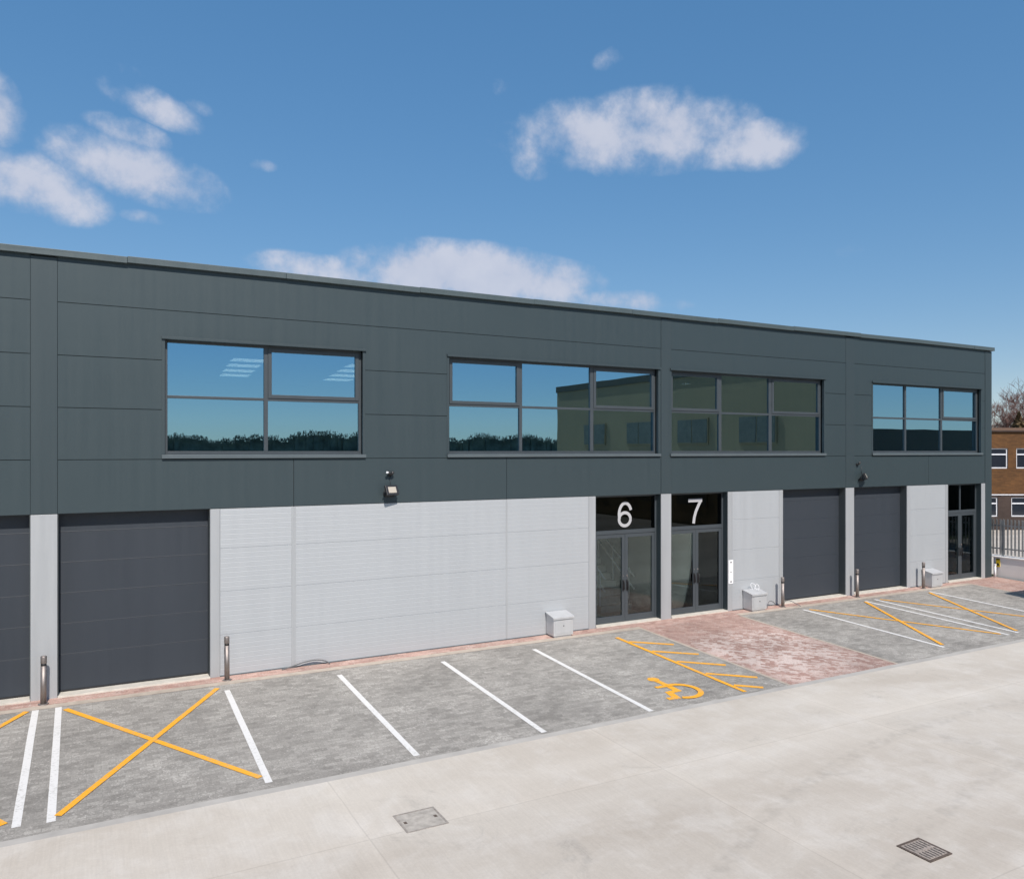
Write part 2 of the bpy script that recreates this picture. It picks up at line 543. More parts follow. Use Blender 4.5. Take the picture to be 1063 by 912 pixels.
def xmark(x0, x1, y0, y1, label):
    t = thing('yellow_cross', label, 'road marking', ((x0+x1)/2, (y0+y1)/2, gz((y0+y1)/2)), 'yellow crosses painted before the shutters')
    mark(x0, y0, x1, y1, YW, M['yellow_paint'], 'stripe', .010).parent = t
    mark(x1, y0, x0, y1, YW, M['yellow_paint'], 'stripe', .014).parent = t
    for c in t.children:
        c.location = -t.location
xmark(-.33, 2.25, -.74, -5.05, "large yellow cross painted before the second shutter from the left")
xmark(-3.50, -.93, -.60, -5.0, "yellow cross cut off by the left edge, before the leftmost shutter")
xmark(18.58, 21.03, -.86, -4.93, "yellow cross in the bay right of the red block path")
xmark(21.77, 24.22, -.82, -4.92, "farthest yellow cross, in the bay before the last shutter")

t = thing('hatched_strip', 'yellow line with five short slanted bars beside the red block path', 'road marking', (11.6, -3, gz(-3)))
hm = [mark(11.60, -.98, 11.57, -5.36, YW, M['yellow_paint'], 'stripe', .010)]
for (a, b, c, d) in ((11.66, -1.42, 12.5, -2.08), (11.66, -2.30, 12.5, -2.96), (11.66, -3.18, 12.48, -3.86), (11.66, -4.12, 12.48, -4.80), (11.66, -4.96, 12.1, -5.33)):
    hm.append(mark(a, b, c, d, .11, M['yellow_paint'], 'slanted_bar', .006))
for o in hm:
    o.parent = t; o.location = -t.location

# wheelchair symbol (flat on the paving, head towards the building)
def flat_poly(m, pts, lift):
    m.poly([(x, y, gz(y)+lift) for x, y in pts])
def stroke(m, pts, w, lift):
    """flat ribbon along a polyline"""
    P = [Vector(p) for p in pts]; n = len(P); Lq, Rq = [], []
    for i in range(n):
        d = (P[min(i+1, n-1)]-P[max(i-1, 0)]).normalized(); q = Vector((-d.y, d.x))*w/2
        if 0 < i < n-1:
            d1 = (P[i]-P[i-1]).normalized(); d2 = (P[i+1]-P[i]).normalized()
            q = q / max(.5, math.sqrt(max(.05, (1+d1.dot(d2))/2)))
        Lq.append(P[i]+q); Rq.append(P[i]-q)
    for i in range(n-1):
        flat_poly(m, [Lq[i], Lq[i+1], Rq[i+1], Rq[i]], lift)
t = thing('wheelchair_symbol', 'yellow wheelchair symbol painted in the bay left of the hatched strip', 'road marking', (10.35, -4.6, gz(-4.6)))
SX, SY = 10.36, -4.62
def sp(p):   # symbol's own plane: +x right, +y towards the building
    return (SX + p[0], SY + p[1])
m = MB()
flat_poly(m, [sp((.02+.125*math.cos(a), .66+.125*math.sin(a))) for a in [2*math.pi*i/20 for i in range(20)]], .006)
h1 = m.build('head_dot', M['yellow_paint'])
m = MB()
stroke(m, [sp(p) for p in ((.03, .56), (.04, .22), (.02, -.10), (-.20, -.11), (-.27, -.42), (-.47, -.39))], .135, .006)
stroke(m, [sp(p) for p in ((.03, .21), (-.27, .22))], .11, .010)
h2 = m.build('figure', M['yellow_paint'])
m = MB()
arc = []
for i in range(25):
    a = R(98 - (98+128)*i/24)
    arc.append(sp((.07 + .38*math.cos(a), -.16 + .38*math.sin(a))))
stroke(m, arc, .115, .014)
h3 = m.build('wheel_arc', M['yellow_paint'])
for o in (h1, h2, h3):
    o.parent = t; o.location = -t.location

# ------------------------------------------------------------------ the terrace of units
XL, XR = -14.4, 29.05
DEP = 18.0
ZB = 3.43          # bottom of dark cladding
ZT = 8.22          # underside of coping
JZ = [3.43, 4.44, 5.42, 6.40, 7.39, 8.25]
B = thing('industrial_building', 'long two-storey terrace of business units, dark grey cladding above silver walls', 'building', (7.3, 0, 0))
def bb(m, name, mat, bevel=0., parent=None):
    return m.build(name, mat, parent or B, bevel)

WINS = [  # x0, x1, mullions, sashes (pane index) ; the first is left of the frame
    (-9.4, -5.4, [(-7.45, -7.37)], [1]),
    (1.37, 5.41, [(3.30, 3.38)], [1]),
    (7.50, 13.70, [(9.45, 9.53), (11.56, 11.66)], [0, 2]),
    (14.16, 20.22, [(16.00, 16.10), (17.98, 18.10)], [0, 2]),
    (22.52, 28.40, [(24.30, 24.38), (26.25, 26.34)], [2]),
]
WZ0, WZ1, WTR = 4.53, 6.83, 5.69

# upper cladding rows, window openings cut, in bays between the strips
bays = [(XL, -.91, []), (-.47, 13.79, [3.89, 9.03]), (14.15, 21.22, []), (21.62, 28.64, [25.4])]
G = .006
for bi, (bx0, bx1, vj) in enumerate(bays):
    m = MB()
    back = MB()
    for r in range(5):
        z0, z1 = JZ[r], JZ[r+1]
        # horizontal segments of this row, minus windows that overlap it
        zs = [(z0, z1)]
        segs = [(bx0, bx1, z0 + G, z1 - G)]
        for (w0, w1, _, _) in WINS:
            if w1 <= bx0 or w0 >= bx1: continue
            new = []
            for (a, b, c, d) in segs:
                if d <= WZ0 or c >= WZ1 or b <= w0 or a >= w1:
                    new.append((a, b, c, d)); continue
                if a < w0: new.append((a, w0, c, d))
                if b > w1: new.append((w1, b, c, d))
                if c < WZ0: new.append((max(a, w0), min(b, w1), c, WZ0))
                if d > WZ1: new.append((max(a, w0), min(b, w1), WZ1, d))
            segs = new
        for (a, b, c, d) in segs:
            cuts = [a]
            if r == 0:
                cuts += [v for v in vj if a < v < b]
            cuts.append(b)
            for i in range(len(cuts)-1):
                l = cuts[i] + (.005 if i else 0); rr = cuts[i+1] - (.005 if i < len(cuts)-2 else 0)
                if d - c > .01 and rr - l > .004:
                    m.box(l, rr, .0, .12, c, d)
    bb(m, 'upper_cladding', M['dark_clad'])
# dark backing behind the joints (with window holes)
m = MB()
for (x0, x1) in zip([XL] + [w[1] for w in WINS], [w[0] for w in WINS] + [28.9]):
    m.box(x0, x1, .035, .30, ZB + .004, ZT)
for w in WINS:
    m.box(w[0], w[1], .035, .30, ZB + .004, WZ0 - .002)
    m.box(w[0], w[1], .035, .30, WZ1 + .002, ZT)
bb(m, 'cladding_backing', M['gasket'])

# vertical strips over the piers
for (a, b) in ((-.905, -.475), (13.80, 14.145), (21.225, 21.615)):
    m = MB(); m.box(a, b, -.006, .10, ZB + .002, ZT - .01)
    bb(m, 'cladding_strip', M['strip'], .003)
m = MB(); m.box(28.655, XR, -.008, .40, 0.0, ZT - .01)
bb(m, 'corner_post', M['strip'], .006)

# coping: 3 m lengths, each a hair out of line
rnd = random.Random(3)
m = MB()
x = XL
tops = []
while x < XR:
    x2 = min(x + 3.02, XR + .06)
    if XR - x2 < .8: x2 = XR + .06
    e0, e1 = rnd.uniform(-.009, .009), rnd.uniform(-.009, .009)
    zt0, zt1 = 8.365 + e0, 8.365 + e1
    vs = m.box(x + .002, x2 - .002, -.085, .45, 8.235, 8.36)
    for v in vs:
        tt = (v.co.x - x)/(x2 - x)
        v.co.z += e0*(1-tt) + e1*tt
        if v.co.y < 0: v.co.y += rnd.uniform(-.004, .004)
    x = x2
m.box(XR - .3, XR + .06, .45, DEP, 8.235, 8.36)
bb(m, 'roof_coping', M['coping'], .006)

# shell
m = MB(); m.box(XL, XR - .01, DEP - .2, DEP, 0, 8.2); bb(m, 'rear_wall', M['dark_clad'])
m = MB()
for r in range(-4, 5):
    z0 = max(0, 3.43 + r*.99); z1 = min(8.2, 3.43 + (r+1)*.99)
    if z1 - z0 > .05: m.box(XR - .2, XR - .005, .41, DEP - .21, z0 + G, z1 - G)
bb(m, 'side_wall', M['dark_clad'])
m = MB(); m.box(XR - .22, XR - .03, .41, DEP - .21, .02, 8.2); bb(m, 'side_lining', M['gasket'])
m = MB(); m.box(XL, XL + .2, .31, DEP - .21, 0, 8.2); bb(m, 'side_wall', M['dark_clad'])
m = MB(); m.box(XL + .2, XR - .23, .31, DEP - .21, 7.6, 7.75); bb(m, 'roof', M['roof_felt'])
m = MB(); m.box(XL + .2, XR - .23, .31, DEP - .21, 3.45, 3.75); bb(m, 'upper_floor', M['int_floor'])
m = MB(); m.box(XL + .2, XR - .23, .02, DEP - .21, -.05, .028); bb(m, 'ground_floor', M['int_floor'])
m = MB(); m.box(XL + .2, XR - .23, .31, DEP - .21, 7.0, 7.06); bb(m, 'ceiling', M['int_ceiling'])
for px in (-.70, 13.97, 21.42):
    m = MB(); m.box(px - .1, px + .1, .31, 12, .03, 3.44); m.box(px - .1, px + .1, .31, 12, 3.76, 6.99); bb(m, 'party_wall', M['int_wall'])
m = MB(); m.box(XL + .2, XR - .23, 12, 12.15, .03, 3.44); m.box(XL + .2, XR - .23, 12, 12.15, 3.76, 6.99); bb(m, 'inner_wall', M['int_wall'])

# ceiling lights inside the units
def ceiling_light(x, y):
    m = MB(); m.box(x - .44, x + .44, y - .36, y + .36, 6.955, 6.985)
    f = bb(m, 'ceiling_light', M['white_plastic'])
    m = MB(); m.box(x - .41, x + .41, y - .33, y + .33, 6.945, 6.953)
    m.build('light_panel', M['light'], f)
for y, s in ((4.3, 0), (5.7, .12), (7.2, .25), (8.7, .4)):
    ceiling_light(3.72 + s*.9, y); ceiling_light(6.75 + s*1.5, y); 
for y in (4.3, 7.2):
    ceiling_light(16.3, y); ceiling_light(18.9, y)

# windows -------------------------------------------------------------------
def make_window(x0, x1, mulls, sashes):
    m = MB()
    YF, YB = .125, .195
    f = .058
    m.box(x0, x0 + f, YF, YB, WZ0, WZ1)
    m.box(x1 - f, x1, YF, YB, WZ0, WZ1)
    m.box(x0 + f, x1 - f, YF, YB, WZ1 - f, WZ1)
    m.box(x0 + f, x1 - f, YF, YB, WZ0, WZ0 + f + .01)
    edges = [x0 + f] + [q for p in mulls for q in p] + [x1 - f]
    for (a, b) in mulls:
        m.box(a, b, YF - .004, YB, WZ0 + f + .01, WZ1 - f)
    panes = [(edges[i], edges[i+1]) for i in range(0, len(edges), 2)]
    for i, (a, b) in enumerate(panes):
        m.box(a, b, YF, YB, WTR - .028, WTR + .028)
    w = bb(m, 'window', M['frame'], .003)
    for i, (a, b) in enumerate(panes):
        g = MB(); g.box(a + .001, b - .001, .160, .175, WZ0 + f + .011, WTR - .029)
        g.build('pane', M['glass'], w)
        if i in sashes:
            s = .075
            q = MB(); z0, z1 = WTR + .029, WZ1 - f - .001
            a1, b1 = a + .002, b - .002
            q.box(a1, a1 + s, YF - .018, .18, z0, z1); q.box(b1 - s, b1, YF - .018, .18, z0, z1)
            q.box(a1 + s, b1 - s, YF - .018, .18, z1 - s, z1); q.box(a1 + s, b1 - s, YF - .018, .18, z0, z0 + s)
            q.box((a+b)/2 - .16, (a+b)/2 + .16, YF - .024, YF - .017, z1 - .03, z1 - .012)
            q.build('sash', M['frame'], w, .003)
            g = MB(); g.box(a1 + s + .001, b1 - s - .001, .150, .165, z0 + s + .001, z1 - s - .001)
            g.build('pane', M['glass'], w)
        else:
            g = MB(); g.box(a + .001, b - .001, .160, .175, WTR + .029, WZ1 - f - .001)
            g.build('pane', M['glass'], w)
    # flashings: head drip, sill, jambs
    m = MB()
    m.prism([(-.05, WZ0 - .055), (.123, WZ0 - .02), (.123, WZ0 + .002), (-.05, WZ0 - .004)], 'x', x0 - .06, x1 + .06)
    m.box(x0 - .06, x1 + .06, -.052, -.048, WZ0 - .075, WZ0 - .004)
    m.build('sill', M['sill'], w, .002)
    m = MB()
    m.box(x0 - .06, x1 + .07, -.045, .08, WZ1 - .012, WZ1 + .04)
    m.box(x0 - .055, x0 + .001, -.008, .08, WZ0, WZ1)
    m.box(x1 - .001, x1 + .055, -.008, .08, WZ0, WZ1)
    m.build('flashing', M['strip'], w, .002)
    # inner reveal and sill board
    m = MB(); m.box(x0, x1, .196, .42, WZ0 - .03, WZ0 - .001); m.build('sill_board', M['white_plastic'], w)
for w in WINS:
    make_window(*w)

# vertical blinds hanging just inside the right-hand upper windows are not shown in the photo: none built

# roller doors ----------------------------------------------------------------
def roller_door(x0, x1, rec=.25):
    m = MB()
    zj = [.035, .735, 1.318, 1.90, 2.483, 3.066, 3.42]
    for i in range(6):
        z0 = zj[i]; z1 = zj[i+1]
        m.prism([(rec, z0), (rec - .002, z0 + .006), (rec, z0 + .012), (rec, z1 - .008), (rec + .006, z1 - .002), (rec + .006, z1), (rec + .04, z1), (rec + .04, z0)], 'x', x0 + .002, x1 - .002)
    d = bb(m, 'roller_door', M['door'])
    m = MB(); m.box(x0 + .002, x1 - .002, rec - .012, rec + .03, .028, .045 + .02); m.build('bottom_seal', M['gasket'], d)
    m = MB(); m.box(x0, x1, rec + .045, rec + .06, .03, 3.42); m.build('door_backing', M['gasket'], d)
    m = MB()
    m.box(x1 - .0, x1 + .01, .012, rec + .06, .03, 3.425)
    m.box(x0 - .01, x0, .012, rec + .06, .03, 3.425)
    m.box(x0, x1, .012, rec + .06, 3.426, 3.436)
    m.build('door_reveal', M['door_rev'], d)
DOORS = [(-3.54, -.92), (-.46, 2.20), (18.45, 21.20), (21.62, 24.23)]
for a, b in DOORS: roller_door(a, b)
for a, b in DOORS:
    m = MB(); m.box(a - .01, b + .01, -.045, .247, -.03, .032); bb(m, 'threshold', M['slab'], .004)

# silver walls, trims, piers ---------------------------------------------------
def rib_wall(x0, x1, joints=()):
    """micro-rib sheet: shallow horizontal grooves, deeper ones every 0.89 m"""
    m = MB()
    cuts = [x0] + [j for j in joints if x0 < j < x1] + [x1]
    for i in range(len(cuts)-1):
        a = cuts[i] + (.012 if i else 0); b = cuts[i+1] - (.012 if i < len(cuts)-2 else 0)
        z = .02; prof = []
        deep = [.844, 1.73, 2.61]
        zz = [.02]
        k = .844 - .089*9
        pts = [(-.0, .02)]
        k = .844 - .0985*8
        while k < 3.40:
            dp = .008 if any(abs(k - q) < .04 for q in deep) else .0013
            hw = .005
            pts += [(0, k - hw*1.6), (dp, k - hw*.6), (dp, k + hw*.6), (0, k + hw*1.6)]
            k += .0985 if not any(abs(k - q) < .04 for q in deep) else .0985
            # keep the deep grooves exactly on the measured heights
            for q in deep:
                if abs(k - q) < .045: k = q
        pts += [(0, 3.424), (.06, 3.424), (.06, .02)]
        m.prism(pts, 'x', a, b)
    if len(cuts) > 2:
        for j in cuts[1:-1]:
            q = MB(); hw = .048 if j < 5 else .022
            q.box(j - hw, j + hw, -.006, .05, .024, 3.42); bb(q, 'joint_strip', M['pier'], .002)
    return bb(m, 'silver_wall', M['pale_clad'])
def trim(a, b, mat='pier', name='corner_trim', y=-.004):
    m = MB(); m.box(a, b, y, .30, .0, 3.424); return bb(m, name, M[mat], .003)
rib_wall(2.405, 11.43, (3.89, 9.03))
rib_wall(16.40, 18.27)
rib_wall(24.42, 26.33)
rib_wall(XL, -3.74, (-9,))
for a, b in ((2.215, 2.40), (11.435, 11.645), (16.225, 16.395), (18.275, 18.435), (24.245, 24.415), (26.335, 26.475), (-3.735, -3.555)):
    trim(a, b)
for a, b in ((-.905, -.475), (13.795, 14.145), (21.215, 21.605), (28.42, 28.645)):
    m = MB(); m.box(a, b, -.008, .30, -.02, 3.424); bb(m, 'pier', M['pier'], .004)
for a, b in ((2.4, 11.43), (16.4, 18.27), (24.42, 26.33), (XL, -3.74)):
    m = MB(); m.box(a, b, .061, .30, .0, 3.42); bb(m, 'wall_lining', M['int_wall'])
    m = MB(); m.box(a, b, -.016, .055, .0, .022); bb(m, 'base_flashing', M['sill'])

# entrances ---------------------------------------------------------------------
def entrance(x0, x1, numeral=None, nx=(0, 0), extra_mullion=False):
    REC = .17
    YF, YB = REC, REC + .07
    zt = 3.425; ztr = 2.44
    m = MB()
    f = .05
    m.box(x0, x0 + f, YF, YB, .03, zt); m.box(x1 - f, x1, YF, YB, .03, zt)
    m.box(x0 + f, x1 - f, YF, YB, zt - f, zt); m.box(x0 + f, x1 - f, YF - .01, YB, ztr - .05, ztr + .05)
    if extra_mullion:
        m.box((x0+x1)/2 - .03, (x0+x1)/2 + .03, YF, YB, ztr + .05, zt - f)
    e = bb(m, 'entrance', M['frame'], .003)
    m = MB(); m.box(x0 + f + .001, x1 - f - .001, REC + .03, REC + .042, ztr + .051, zt - f - .001)
    m.build('fascia_pane', M['fascia_glass'], e)
    m = MB(); m.box(x1 - .0, x1 + .008, .0, YB, .03, zt); m.box(x0 - .008, x0, .0, YB, .03, zt); m.box(x0, x1, .0, YB, zt + .001, zt + .009)
    m.build('reveal', M['strip'], e)
    m = MB(); m.box(x0, x1, -.03, YF + .1, -.02, .033); m.build('threshold', M['slab'], e)
    xm = (x0 + x1)/2
    for k, (a, b) in enumerate(((x0 + f + .003, xm - .003), (xm + .003, x1 - f - .003))):
        s = .095
        q = MB(); z0, z1 = .042, ztr - .053
        q.box(a, a + s, YF + .005, YB, z0, z1); q.box(b - s, b, YF + .005, YB, z0, z1)
        q.box(a + s, b - s, YF + .005, YB, z1 - .10, z1); q.box(a + s, b - s, YF + .005, YB, z0, z0 + .17)
        lf = q.build('door_leaf', M['frame'], e, .003)
        g = MB(); g.box(a + s + .001, b - s - .001, REC + .03, REC + .042, z0 + .171, z1 - .101)
        g.build('door_pane', M['door_glass'], e)
        hx = b - s/2 - .012 if k == 0 else a + s/2 + .012
        h = MB()
        h.box(hx - .026, hx + .026, YF - .006, YF + .004, .86, 1.16)
        h.tube([(hx, YF - .004, .90), (hx, YF - .055, .90), (hx, YF - .055, 1.12), (hx, YF - .004, 1.12)], .014, 8)
        h.build('handle', M['black'], e)
        if k == 1 or True:
            c = MB(); c.tube([(hx, YF + .004, 1.26), (hx, YF - .012, 1.26)], .024 if k else .012, 12); c.build('lock', M['steel'], e)
    if numeral:
        m = MB()
        ox, oz, sx, sz = nx[0], 2.55, (nx[1]-nx[0]), .70
        T = .18     # stroke width as a share of the digit's width
        def dstroke(pts, y):
            P = [Vector((p[0]*sx, p[1]*sz)) for p in pts]; n_ = len(P); A, C_ = [], []
            w_ = T*sx
            for i in range(n_):
                d = (P[min(i+1, n_-1)] - P[max(i-1, 0)]).normalized(); q = Vector((-d.y, d.x))*w_/2
                A.append(P[i]+q); C_.append(P[i]-q)
            for i in range(n_-1):
                m.poly([(ox+p.x, y, oz+p.y) for p in (A[i], A[i+1], C_[i+1], C_[i])])
        yy = REC + .026
        if numeral == '6':
            dstroke([(.5 + .40*math.cos(2*math.pi*k/28), .315 + .25*math.sin(2*math.pi*k/28)) for k in range(29)], yy)
            dstroke([(.53 + .43*math.cos(R(a)), .50 + .43*math.sin(R(a))) for a in range(22, 205, 7)], yy - .001)
        else:
            dstroke([(.02, .93), (.98, .93)], yy)
            dstroke([(.88, .92), (.70, .70), (.54, .48), (.43, .25), (.38, 0.0)], yy - .001)
        o = m.build('numeral', M['numeral'], e)
        o['label'] = 'white number ' + numeral + ' on dark glass'
    return e
entrance(11.655, 13.775, '6', (12.49, 12.96))
entrance(14.16, 16.205, '7', (14.92, 15.45))
entrance(26.485, 28.405, None, extra_mullion=True)

# staircase inside unit 6
def stairs(x0, x1, yb, n, rise, going, z0):
    m = MB()
    for i in range(n):
        y = yb + i*going
        m.box(x0, x1, y, y + going, z0, z0 + rise*(i+1))
    st = bb(m, 'staircase', M['slab'])
    for x in (x0 + .04, x1 - .04):
        h = MB()
        for off in (.98, .62):
            h.tube([(x, yb - .15, z0 + off), (x, yb + n*going, z0 + n*rise + off)], .024, 8)
        for i in range(0, n, 3):
            y = yb + i*going + .1
            h.tube([(x, y, z0 + rise*i + .05), (x, y, z0 + rise*i + 1.2)], .02, 8)
        h.build('handrail', M['white_trim'], st)
stairs(12.75, 13.84, 1.35, 12, .185, .26, .03)
m = MB(); m.box(16.6, 16.75, .35, 4.5, .03, 3.4); bb(m, 'inner_wall', M['int_wall'])

# ------------------------------------------------------------------ wall fittings
def floodlight(x, z, yaw, label):
    t = thing('floodlight', label, 'floodlight', (x, -.006, z), 'floodlights on the dark cladding')
    rot = Matrix.Translation((x, -.17, z)) @ Matrix.Rotation(R(yaw), 4, 'Z') @ Matrix.Rotation(R(-24), 4, 'X')
    m = MB(); m.box(-.155, .155, -.035, .025, -.115, .115, rot)
    for k in range(7):
        m.box(-.13 + k*.04, -.12 + k*.04, .025, .06, -.09, .09, rot)
    m.build('lamp_head', M['black'], t, .006)
    m = MB(); m.box(-.10, .10, -.039, -.034, -.07, .07, rot); m.build('lens', M['lens'], t)
    m = MB(); m.box(x - .10, x + .10, -.03, -.006, z - .16, z - .09)
    m.tube([(x - .165, -.17, z), (x - .165, -.10, z - .10), (x - .09, -.025, z - .125)], .012, 8)
    m.tube([(x + .165, -.17, z), (x + .165, -.10, z - .10), (x + .09, -.025, z - .125)], .012, 8)
    m.build('bracket', M['black'], t)
    s = MB()
    s.tube([(x + .03, -.010, z + .33), (x + .03, -.010, z + .06)], .007, 6)
    s.build('conduit', M['frame'], t)
floodlight(6.02, 3.72, 12, "black floodlight above the long silver wall, under the leftmost window gap")
floodlight(21.93, 3.79, 34, "black floodlight turned sideways above the last shutter")
def sensor(x, z, label, two):
    t = thing('motion_sensor', label, 'sensor', (x, -.006, z), 'motion sensors above the floodlights')
    m = MB(); m.lathe([(.03, 0), (.035, .01), (.03, .03)], 14); m.bm.verts.ensure_lookup_table()
    for v in m.bm.verts: v.co = Vector((x + v.co.x, -.006 - v.co.z, z + v.co.y))
    m.tube([(x, -.03, z), (x, -.075, z - .01)], .014, 8)
    m.build('mount', M['black'], t)
    m = MB()
    for sgn in ((-1, 1) if two else (1,)):
        m.tube([(x, -.075, z - .015), (x + sgn*.03, -.085, z + .03), (x + sgn*.055, -.10, z + .075)], [.018, .03, .036], 12)
    m.build('sensor_head', M['black'], t)
    if two:
        m = MB(); m.tube([(x - .07, -.105, z + .055), (x - .105, -.125, z + .065)], .024, 10); m.build('camera_eye', M['white_plastic'], t)
sensor(6.03, 4.06, "small black V-shaped twin sensor above the nearer floodlight", True)
sensor(21.72, 4.17, "small black single sensor above the farther floodlight", False)

t = thing('wall_plate', 'narrow white plate with two black screws beside the number 7 entrance', 'wall plate', (16.33, -.005, 1.1))
m = MB(); m.box(16.245, 16.42, -.016, -.0045, .78, 1.46); m.build('plate', M['white_plastic'], t, .003)
for z in (.84, 1.40):
    m = MB(); m.tube([(16.332, -.016, z), (16.332, -.024, z)], .024, 12); m.build('screw', M['black'], t)
m = MB(); m.box(16.31, 16.36, -.018, -.0155, 1.11, 1.13); m.build('slot', M['black'], t)

def meter_box(x, label):
    t = thing('meter_box', label, 'meter box', (x, -.2, gz(-.2)), 'metal meter boxes at the foot of the silver walls')
    w, d = .57, .36; y0, y1 = -.02, -.02 - d; zb = .03; zf, zr = .47, .55
    m = MB()
    m.prism([(y0, zb), (y0, zr), (y1, zf), (y1, zb)], 'x', x, x + w)
    m.box(x + .04, x + w - .04, y0 - .02, y1 + .03, -.02, zb)
    m.build('body', M['box_metal'], t, .004)
    m = MB()
    th = .022
    m.prism([(y0 + .004, zr + .003), (y0 + .004, zr + .003 + th), (y1 - .03, zf + th - .006), (y1 - .03, zf - .035), (y1 - .022, zf - .035), (y1 - .022, zf - .004)], 'x', x - .022, x + w + .022)
    m.build('lid', M['box_metal'], t, .003)
    m = MB(); m.box(x + .05, x + w - .05, y1 - .008, y1 - .001, zb + .05, zf - .07); m.build('front_panel', M['box_metal'], t, .004)
    m = MB(); m.tube([(x + w/2, y1 - .008, .27), (x + w/2, y1 - .02, .27)], .012, 8); m.build('lock', M['black'], t)
meter_box(10.14, "sloped-lid metal meter box at the right end of the long silver wall")
meter_box(16.80, "sloped-lid metal meter box with loose white wire, right of number 7 entrance")
meter_box(25.02, "sloped-lid metal meter box behind the farthest bollard")

def wire(name, pts, r, mat, label, cat='cable'):
    cu = []
    P = [Vector(p) for p in pts]
    for i in range(len(P)-1):
        p0 = P[max(i-1, 0)]; p1 = P[i]; p2 = P[i+1]; p3 = P[min(i+2, len(P)-1)]
        for k in range(6):
            u = k/6
            cu.append(.5*((2*p1) + (p2-p0)*u + (2*p0-5*p1+4*p2-p3)*u*u + (3*p1-p0-3*p2+p3)*u**3))
    cu.append(P[-1])
    m = MB(); m.tube(cu, r, 8); o = m.build(name, mat); tag(o, label, cat); return o
wire('loose_wire', [(17.02, -.20, .575), (16.97, -.16, .68), (17.03, -.12, .76), (17.14, -.15, .70), (17.10, -.2, .62), (17.18, -.25, .57), (17.24, -.2, .66), (17.2, -.15, .72), (17.12, -.14, .58)], .006, M['white_plastic'], 'loops of thin white wire lying on the meter box right of entrance 7', 'wire')
wire('cable', [(3.62, -.10, .008), (3.85, -.09, .05), (4.1, -.07, .10), (4.35, -.07, .115), (4.55, -.09, .07), (4.64, -.12, .01)], .013, M['cable'], 'dark cable arching up at the foot of the long silver wall')
wire('cable', [(17.55, -.22, .0), (17.66, -.16, .13), (17.78, -.12, .17), (17.92, -.12, .12), (18.0, -.14, .02)], .010, M['cable'], 'short dark cable between the meter box and the bollard right of entrance 7')
wire('cable', [(18.22, -.2, .02), (18.3, -.2, .12), (18.42, -.28, .15), (18.55, -.4, .07), (18.68, -.46, -.01)], .010, M['cable'], 'short dark cable on the right of the bollard before the third shutter')

# bollards ----------------------------------------------------------------------
def make_bollard():
    t = thing('bollard', '', 'bollard', (0, 0, 0), 'stainless steel bollards beside the shutters')
    m = MB(); m.lathe([(.049, -.03), (.049, .700)], 24); m.build('post', M['steel'], t)
    m = MB(); m.lathe([(.0475, .700), (.0475, .745)], 24); m.build('band', M['gasket'], t)
    m = MB(); m.lathe([(.049, .745), (.051, .75), (.051, .862), (.047, .875), (.02, .882)], 24); m.build('cap', M['steel'], t)
    m = MB(); m.lathe([(.09, .002), (.09, .008), (.058, .012)], 24); m.build('base_plate', M['steel'], t)
    return t
proto = make_bollard()
bl = [(-.69, -.27, "bollard in front of the leftmost pale pier"),
      (2.50, -.27, "bollard at the left end of the long silver wall"),
      (18.14, -.27, "bollard between the second meter box and the third shutter"),
      (21.42, -.27, "bollard before the narrow pier between the two far shutters"),
      (24.73, -.27, "bollard just left of the farthest meter box")]
for i, (x, y, lb) in enumerate(bl):
    if i == 0: o = proto
    else:
        o = proto.copy(); COL.objects.link(o)
        for ch in proto.children:
            c = ch.copy(); COL.objects.link(c); c.parent = o
    o.location = (x, y, gz(y)); o['label'] = lb
    o.rotation_euler = (R(random.uniform(-.6, .6)), R(random.uniform(-.6, .6)), random.random()*6)

# manhole and gully --------------------------------------------------------------
Z0 = gz(-8)
t = thing('manhole_cover', 'square concrete-filled manhole cover in the yard below the white bay lines', 'manhole cover', (3.85, -7.35, Z0))
m = MB()
for (a, b, c, d) in ((3.56, 4.14, -7.62, -7.595), (3.56, 4.14, -7.105, -7.08), (3.56, 3.585, -7.595, -7.105), (4.115, 4.14, -7.595, -7.105)):
    m.box(a, b, c, d, Z0 - .02, Z0 + .005)
m.build('frame', M['cover_frame'], t)
m = MB(); m.box(3.59, 4.11, -7.59, -7.11, Z0 - .02, Z0 + .003); m.build('infill', M['cover_concrete'], t)
for x, y in ((3.64, -7.35), (4.06, -7.35)):
    m = MB(); m.box(x - .02, x + .02, y - .03, y + .03, Z0, Z0 + .0055); m.build('lifting_slot', M['dark_grey_iron'], t)

t = thing('drain_grate', 'slotted iron drain grate in the concrete at the lower right', 'drain grate', (8.91, -10.98, Z0))
gx0, gx1, gy0, gy1 = 8.70, 9.12, -11.20, -10.76
m = MB(); m.box(gx0, gx1, gy0, gy1, Z0 - .02, Z0 + .003); m.build('pit', M['pit_black'], t)
m = MB()
fr = .028
m.box(gx0, gx1, gy0, gy0 + fr, Z0, Z0 + .012); m.box(gx0, gx1, gy1 - fr, gy1, Z0, Z0 + .012)
m.box(gx0, gx0 + fr, gy0 + fr, gy1 - fr, Z0, Z0 + .012); m.box(gx1 - fr, gx1, gy0 + fr, gy1 - fr, Z0, Z0 + .012)
m.build('frame', M['dark_grey_iron'], t)
m = MB()
ym = (gy0 + gy1)/2
m.box(gx0 + fr + .006, gx1 - fr - .006, ym - .02, ym + .02, Z0, Z0 + .012)
nb = 7
for i in range(nb):
    x = gx0 + fr + .02 + (gx1 - gx0 - 2*fr - .04)*(i/(nb-1))
    for s in (-1, 1):
        ya = ym + s*.02; yb = ym + s*(.175)
        m.prism([(x - .017, ya), (x + .017, ya), (x + .017, yb), (x - .017, yb)], 'z', Z0, Z0 + .011)
